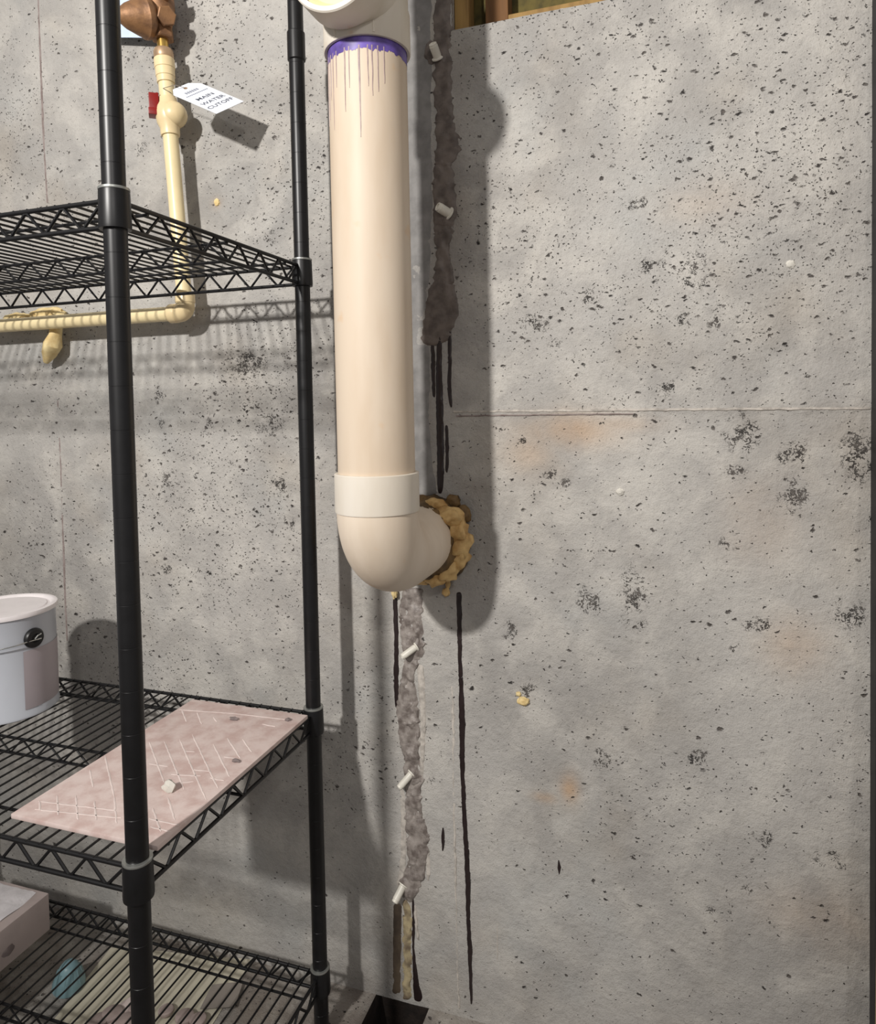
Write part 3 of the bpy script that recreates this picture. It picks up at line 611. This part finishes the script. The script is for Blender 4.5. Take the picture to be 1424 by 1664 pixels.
eo = MB().lathe([(.0175, -.001), (.0175, .003), (.015, .006), (.008, .007), (.006, .0045), (0, .0045)], ear, ed, 32).build('handle_ear', M['blackplastic'], pc_)
tdir = Vector((ed.y, -ed.x, 0));  tdir = tdir if tdir.x < 0 else -tdir
bl = [ear+ed*.006-tdir*.010+Vector((0, 0, .008)), ear+ed*.009-tdir*.004+Vector((0, 0, .006)), ear+ed*.009+tdir*.002+Vector((0, 0, .001))]
MB().tube([ear+ed*.008-tdir*.009+Vector((0, 0, .006)), ear+ed*.010-tdir*.002+Vector((0, 0, .005)), ear+ed*.009+tdir*.003], .0012, 8).build('handle_hook', M['wire'], pc_)
P = []
for i in range(40):
    t = i/39; aa = a-math.pi*t; rr = cr_+.004+.012*math.sin(math.pi*t)
    P.append((cx+rr*math.cos(aa), cy+rr*math.sin(aa), ZM+.138-.030*math.sin(math.pi*t)*0-.004*math.sin(math.pi*t)))
P = [ear+ed*.010-tdir*.008+Vector((0, 0, -.002))]+P[2:]
MB().tube(P, .0012, 8).build('bail_handle', M['wire'], pc_)

# ------------------------------------------------------------------ carton on the bottom shelf
ZB = -1.0232+DECK
bx1, by1, by0, bx0 = -1.164, 1.024, .76, -1.44; bt = ZB+.073
bo = thing('carton', 'low pale carton with crinkled white wrap on the bottom shelf', 'box', ((bx0+bx1)/2, (by0+by1)/2, ZB))
MB().box(bx0, bx1, by0, by1, ZB, bt).build('carton_body', M['carton'], bo, True, .0025, 30)
mb = MB(); v = []; f = []; n = 26
for i in range(n+1):
    for j in range(n+1):
        x = bx0+.01+(bx1-.022-bx0-.01)*i/n; y = by0+.004+(by1-.012-by0)*j/n
        e = min(i, j, n-i, n-j)/n; v.append((x+.006*noise.noise(Vector((y*18, 2, 0))), y, bt+.0008+.010*min(1, e*8)*(.6+.6*noise.noise(Vector((x*22, y*9, 3))))+.002*noise.noise(Vector((x*90, y*30, 3)))))
for i in range(n):
    for j in range(n): q = i*(n+1)+j; f.append((q, q+1, q+n+2, q+n+1))
mb.add(v, f).build('wrap', M['wrap'], bo)
p = at_x(14, 1545, bx1); MB().blob((bx1+.0005, p.y, p.z), .012, 5, .4, 2, 2, (.06, 1, .7)).build('carton_stain', M['greychip'], bo)

# ------------------------------------------------------------------ litter on the floor under the bottom shelf
def sheet(poly, mat, label, seed, z=.0012, cat='paper', name='paper_sheet'):
    P = [at_z(x, y, FLOOR+z) for x, y in poly]; c = sum(P, Vector())/len(P); n = 14; v = []; f = []
    for i in range(n+1):
        for j in range(n+1):
            s, t = i/n, j/n; q = P[0]*(1-s)*(1-t)+P[1]*s*(1-t)+P[2]*s*t+P[3]*(1-s)*t
            v.append(Vector((q.x, q.y, FLOOR+z+.004*abs(noise.noise(Vector((q.x*16, q.y*16, seed)))))))
    for i in range(n):
        for j in range(n): q = i*(n+1)+j; f.append((q, q+1, q+n+2, q+n+1))
    k = len(v); v2 = [q-Vector((0, 0, .0008)) for q in v]
    mb = MB(); mb.add(v, f); mb.add(v2, [tuple(reversed(q)) for q in f])
    return tag(mb.build(name, M[mat], None, loc=(c.x, c.y, FLOOR)), label, cat)
sheet([(85, 1660), (180, 1540), (410, 1560), (330, 1690)], 'sheet', 'large cream sheet lying on the floor under the bottom shelf', 1)
sheet([(150, 1658), (215, 1618), (235, 1632), (205, 1672)], 'chalk', 'small bright paper scrap on the cream sheet under the shelf', 4, .007)
sheet([(325, 1640), (345, 1600), (395, 1596), (382, 1636)], 'greysheet', 'grey paper scrap on the floor at the right under the shelf', 2, .008)
mb = MB(); p = at_z(112, 1606, FLOOR)
mb.lathe([(.0, 0), (.026, 0), (.030, .004), (.029, .012), (.019, .040), (.013, .050), (.006, .053), (0, .053)], (p.x, p.y, FLOOR+.006), (.18, -.1, 1), 24)
ca = thing('plastic_cap', 'pale blue conical plastic cap on the floor under the bottom shelf', 'cap', (p.x, p.y, FLOOR))
mb.build('cap_body', M['bluecap'], ca)
mb = MB()
for k in range(12):
    a = 2*math.pi*k/12; mb.tube([(p.x+.0290*math.cos(a), p.y+.0290*math.sin(a), FLOOR+.012), (p.x+.006+.0195*math.cos(a), p.y-.003+.0195*math.sin(a), FLOOR+.045)], .0016, 5)
mb.build('cap_ribs', M['bluecap'], ca)
for k, (x, y, r) in enumerate(((182, 1650, .019), (205, 1662, .017), (160, 1662, .018), (222, 1640, .014), (300, 1655, .017), (322, 1660, .015), (270, 1645, .014))):
    p = at_z(x, y, FLOOR+.008)
    lab = ('round pinkish disc in front of the cream sheet, left of the front post', 'round pinkish disc partly behind the front post', 'leftmost pinkish disc on the floor under the shelf', 'small pinkish disc hidden beside the front post', 'pinkish disc right of the front post on the floor', 'rightmost pinkish disc on the floor under the shelf', 'small pinkish disc just right of the front post')[k]
    o = MB().lathe([(0, 0), (r*.9, 0), (r, .002), (r, .006), (r*.85, .008), (0, .0085)], (p.x, p.y, FLOOR+.0075), (.05*math.sin(k*2), .05*math.cos(k*3), 1), 20).build('stone_disc', M['disc'], None, loc=(p.x, p.y, FLOOR)); tag(o, lab, 'disc', 'discs on the floor under the shelf')

# ------------------------------------------------------------------ water line
WY = 1.147; RW = .0143
def wx(z): return -.897-(z-.19)*.0633
def wp(z): return Vector((wx(z), WY, z))
wl = thing('water_pipe', 'thin cream water pipe bending left behind the top shelf', 'water pipe', (wx(.19), WY, .184))
wax = (wp(.6)-wp(.2)).normalized(); HZ = .184
def onw(prof, name, mat, n=28): # profile given in absolute heights
    MB().lathe([(r, (z-.2)/wax.z) for r, z in prof], wp(.2), wax, n).build(name, mat, wl)
onw([(RW, .205), (RW, .5285)], 'pipe', M['cpvc'])
onw([(RW, .598), (RW, .65)], 'pipe', M['cpvc'])
onw([(.0143, .628), (.0165, .629), (.0168, .640), (.0180, .641), (.0180, .656), (.0192, .657), (.0192, .674), (.017, .676), (0, .676)], 'adapter', M['cpvc2'])
onw([(.010, .674), (.0175, .676), (.0185, .679), (.0185, .688), (.0165, .693), (.010, .694)], 'union_nut', M['tin'])
onw([(.0105, .692), (.0105, .715)], 'brass_nipple', M['brass'])
MB().tube([(wx(HZ)-.016, WY, HZ), (-1.9, WY, HZ)], RW, 24).build('pipe', M['cpvc'], wl)
ex = wx(HZ)
ep = [(ex-.03, WY, HZ), (ex-.014, WY, HZ)]+[(ex-.014+.014*math.sin(t), WY, HZ+.014-.014*math.cos(t)) for t in np.linspace(.3, math.pi/2, 7)]+[(ex, WY, HZ+.034)]
MB().tube(ep, .0178, 24).build('elbow', M['cpvc2'], wl)
MB().lathe([(.0145, 0), (.0182, 0), (.0188, .002), (.0188, .016), (.0178, .017)], (ex-.0175, WY, HZ), (-1, 0, 0), 24).build('elbow_socket', M['cpvc2'], wl)
MB().lathe([(.0145, 0), (.0182, 0), (.0188, -.002), (.0188, -.016), (.0178, -.017)], (ex, WY, HZ+.036), (0, 0, 1), 24).build('elbow_socket', M['cpvc2'], wl)
# ball valve
VZ = .567
bv = thing('ball_valve', 'cream plastic ball valve with red handle under the paper tag', 'valve', wp(VZ))
MB().lathe([(.0145, -.040), (.0172, -.040), (.0180, -.036), (.0180, -.026), (.0225, -.016), (.0245, -.004), (.0245, .004), (.0225, .014), (.0180, .022), (.0172, .032), (.0145, .032)], wp(VZ), wax, 32).build('valve_body', M['cpvc2'], bv)
MB().blob(wp(VZ)+Vector((.010, .002, 0)), .0255, 1, 0, 1, 3, (1, 1, 1.0)).build('valve_bulge', M['cpvc2'], bv)
hd = Vector((-.78, -.62, 0)).normalized(); ht = Vector((hd.y, -hd.x, 0))
MB().lathe([(.009, .015), (.009, .020), (0, .020)], wp(VZ+.002), hd, 16).build('valve_stem', M['cpvc2'], bv)
hb = wp(VZ+.006)+hd*.018
def hbox(name, c, a, b, cdim):
    mb = MB(); v = [c+ht*sx*a+hd*sy*b+Vector((0, 0, sz*cdim)) for sz in (-1, 1) for sy in (-1, 1) for sx in (-1, 1)]
    mb.add(v, [(0, 2, 3, 1), (4, 5, 7, 6), (0, 1, 5, 4), (2, 6, 7, 3), (0, 4, 6, 2), (1, 3, 7, 5)]); mb.build(name, M['red'], bv, True, .0016, 30)
hbox('handle', hb+hd*.002+Vector((0, 0, .010)), .0115, .0025, .021)
hbox('handle_wing', hb+hd*.008+ht*-.0095+Vector((0, 0, .012)), .0022, .009, .018)
hbox('handle_wing', hb+hd*.008+Vector((0, 0, -.005)), .0125, .010, .0065)
# pressure regulator
RZ = .755
pr = thing('pressure_regulator', 'bronze pressure regulator with cone housing at the top of the water pipe', 'regulator', wp(.712))
def hexn(name, c, ax, r, L, m='bronze', n=6): MB().lathe([(r*.9, 0), (r, L*.1), (r, L*.9), (r*.9, L)], c, ax, n).build(name, M[m], pr, True, 0, 25)
hexn('inlet_nut', wp(.712), wax, .0225, .022)
MB().lathe([(.016, .0), (.020, .01), (.026, .03), (.028, .05), (.027, .075), (.022, .095), (.018, .10), (.018, .13)], wp(.728), wax, 32).build('regulator_body', M['bronze'], pr)
cd = Vector((-.50, -.80, -.22)).normalized()
MB().lathe([(.020, .010), (.036, .022), (.038, .026), (.038, .033), (.035, .036), (.031, .046), (.022, .066), (.013, .078), (.010, .080), (.009, .090), (0, .091)], wp(.752), cd, 32).build('cone_housing', M['bronze'], pr)
rd = Vector((.78, -.5, -.22)).normalized()
MB().lathe([(.014, .0), (.014, .026)], wp(.752), rd, 24).build('side_port', M['bronze'], pr)
hexn('port_cap', wp(.752)+rd*.024, rd, .0185, .014)
hexn('port_cap', wp(.790)+Vector((.02, -.012, 0)), (.8, -.5, .1), .0165, .018)
# light blue sheet hanging behind it
a = at_y(160, 62, 1.180); b = at_y(247, 62, 1.172); mb = MB(); v = []; f = []; n = 10
for i in range(n+1):
    for j in range(n+1):
        s, t = i/n, j/n; q = a.lerp(b, s); v.append(Vector((q.x, q.y-.003*math.sin(s*3)*(1-t), q.z+.16*t)))
for i in range(n):
    for j in range(n): q = i*(n+1)+j; f.append((q, q+1, q+n+2, q+n+1))
mb.add(v, f); mb.add([q+Vector((0, .0006, 0)) for q in v], [tuple(reversed(q)) for q in f])
tag(mb.build('instruction_sheet', M['bluepaper'], None, loc=(a.x, 1.18, a.z)), 'pale blue paper sheet hanging behind the bronze regulator', 'paper')

# paper tag
def tp(x, y, Y): return at_y(x, y, Y)
tL, tU, tB = tp(271, 150, 1.085), tp(316, 131, 1.125), tp(352, 185, 1.085); tR = tU+(tB-tL)
def tuv(u, v): return (tL*(1-u)*(1-v)+tU*u*(1-v)+tR*u*v+tB*(1-u)*v)   # u across, v along
tn = (tU-tL).cross(tB-tL).normalized()
if tn.y > 0: tn = -tn
tg = thing('paper_tag', 'white paper tag reading MAIN WATER CUTOFF hung on the valve', 'tag', tuv(.5, .1))
out = [(0, .14), (.22, 0), (.78, 0), (1, .14), (1, 1), (0, 1)]
mb = MB(); mb.add([tuv(*q)+tn*.0003 for q in out]+[tuv(*q)-tn*.0003 for q in out], [tuple(range(6)), tuple(range(11, 5, -1))]+[(i, (i+1) % 6, (i+1) % 6+6, i+6) for i in range(6)])
mb.build('card', M['paper'], tg, False)
e1 = (tuv(1, .5)-tuv(0, .5)).normalized(); e2 = (tuv(.5, 0)-tuv(.5, 1)); e2 = (e2-tn*e2.dot(tn)).normalized(); 
MB().lathe([(.0016, 0), (.0036, .0002), (.0036, .0006), (.0016, .0007)], tuv(.5, .10)+tn*.0001, tn, 20).build('eyelet', M['tin'], tg)
def text(s, u, v, size, mat, wide=1.0):
    cu = bpy.data.curves.new('t', 'FONT'); cu.body = s; cu.size = size; cu.align_x = 'CENTER'; cu.align_y = 'CENTER'; cu.extrude = .0001; cu.offset = size*.012; cu.resolution_u = 3
    to = bpy.data.objects.new('t', cu); C.objects.link(to); bpy.context.view_layer.update()
    me = to.evaluated_get(bpy.context.evaluated_depsgraph_get()).to_mesh(); mb = MB(); o = tuv(u, v)+tn*.0005
    mb.add([o+e1*p.co.x*wide+e2*p.co.y+tn*p.co.z for p in me.vertices], [tuple(q.vertices) for q in me.polygons])
    bpy.data.objects.remove(to); mb.build('printed_line', M[mat], tg, False)
text('MAIN', .5, .50, .0130, 'ink', 1.15); text('WATER', .5, .66, .0130, 'ink', 1.1); text('CUTOFF', .5, .81, .0130, 'ink', 1.1)
mb = MB()
for v_, n_, hgt, u0, u1 in ((.235, 6, .0035, .25, .72), (.33, 13, .0016, .12, .9)):   # unreadable small print, as strokes
    for i in range(n_):
        c = tuv(u0+(u1-u0)*(i+.5)/n_, v_)+tn*.0005; hw = (tuv(u1, v_)-tuv(u0, v_)).length/n_*.36
        mb.add([c+e1*sx*hw+e2*sy*hgt for sy in (-1, 1) for sx in (-1, 1)], [(0, 1, 3, 2)])
tag(mb.build('small_print', M['inkpale'], tg, False), kind='stuff')
MB().tube([tuv(.5, .10)+tn*.001, tuv(.3, .02)+tn*.008, wp(.612)+Vector((.004, -.0155, 0)), wp(.606)+Vector((.014, -.006, 0))], .0006, 6).build('tie_string', M['string'], tg)

# foam behind the horizontal pipe
fb = thing('foam_drip', 'cream foam blob with hanging drip behind the horizontal water pipe', 'foam', at_y(82, 560, 1.18))
p = at_y(80, 512, 1.185); MB().blob((p.x, 1.183, p.z), .030, 2, .4, 2, 3, (1.6, .6, .55)).build('foam_blob', M['foampale'], fb)
p = at_y(28, 516, 1.185); MB().blob((p.x, 1.185, p.z), .022, 6, .4, 2, 3, (1.6, .6, .5)).build('foam_blob', M['foampale'], fb)
P = [at_y(92, 530, 1.175), at_y(90, 545, 1.170), at_y(86, 560, 1.168), at_y(80, 575, 1.172), at_y(75, 588, 1.178)]
MB().tube(P, [.012, .013, .019, .015, .006], 14).build('drip_tail', M['foampale'], fb)
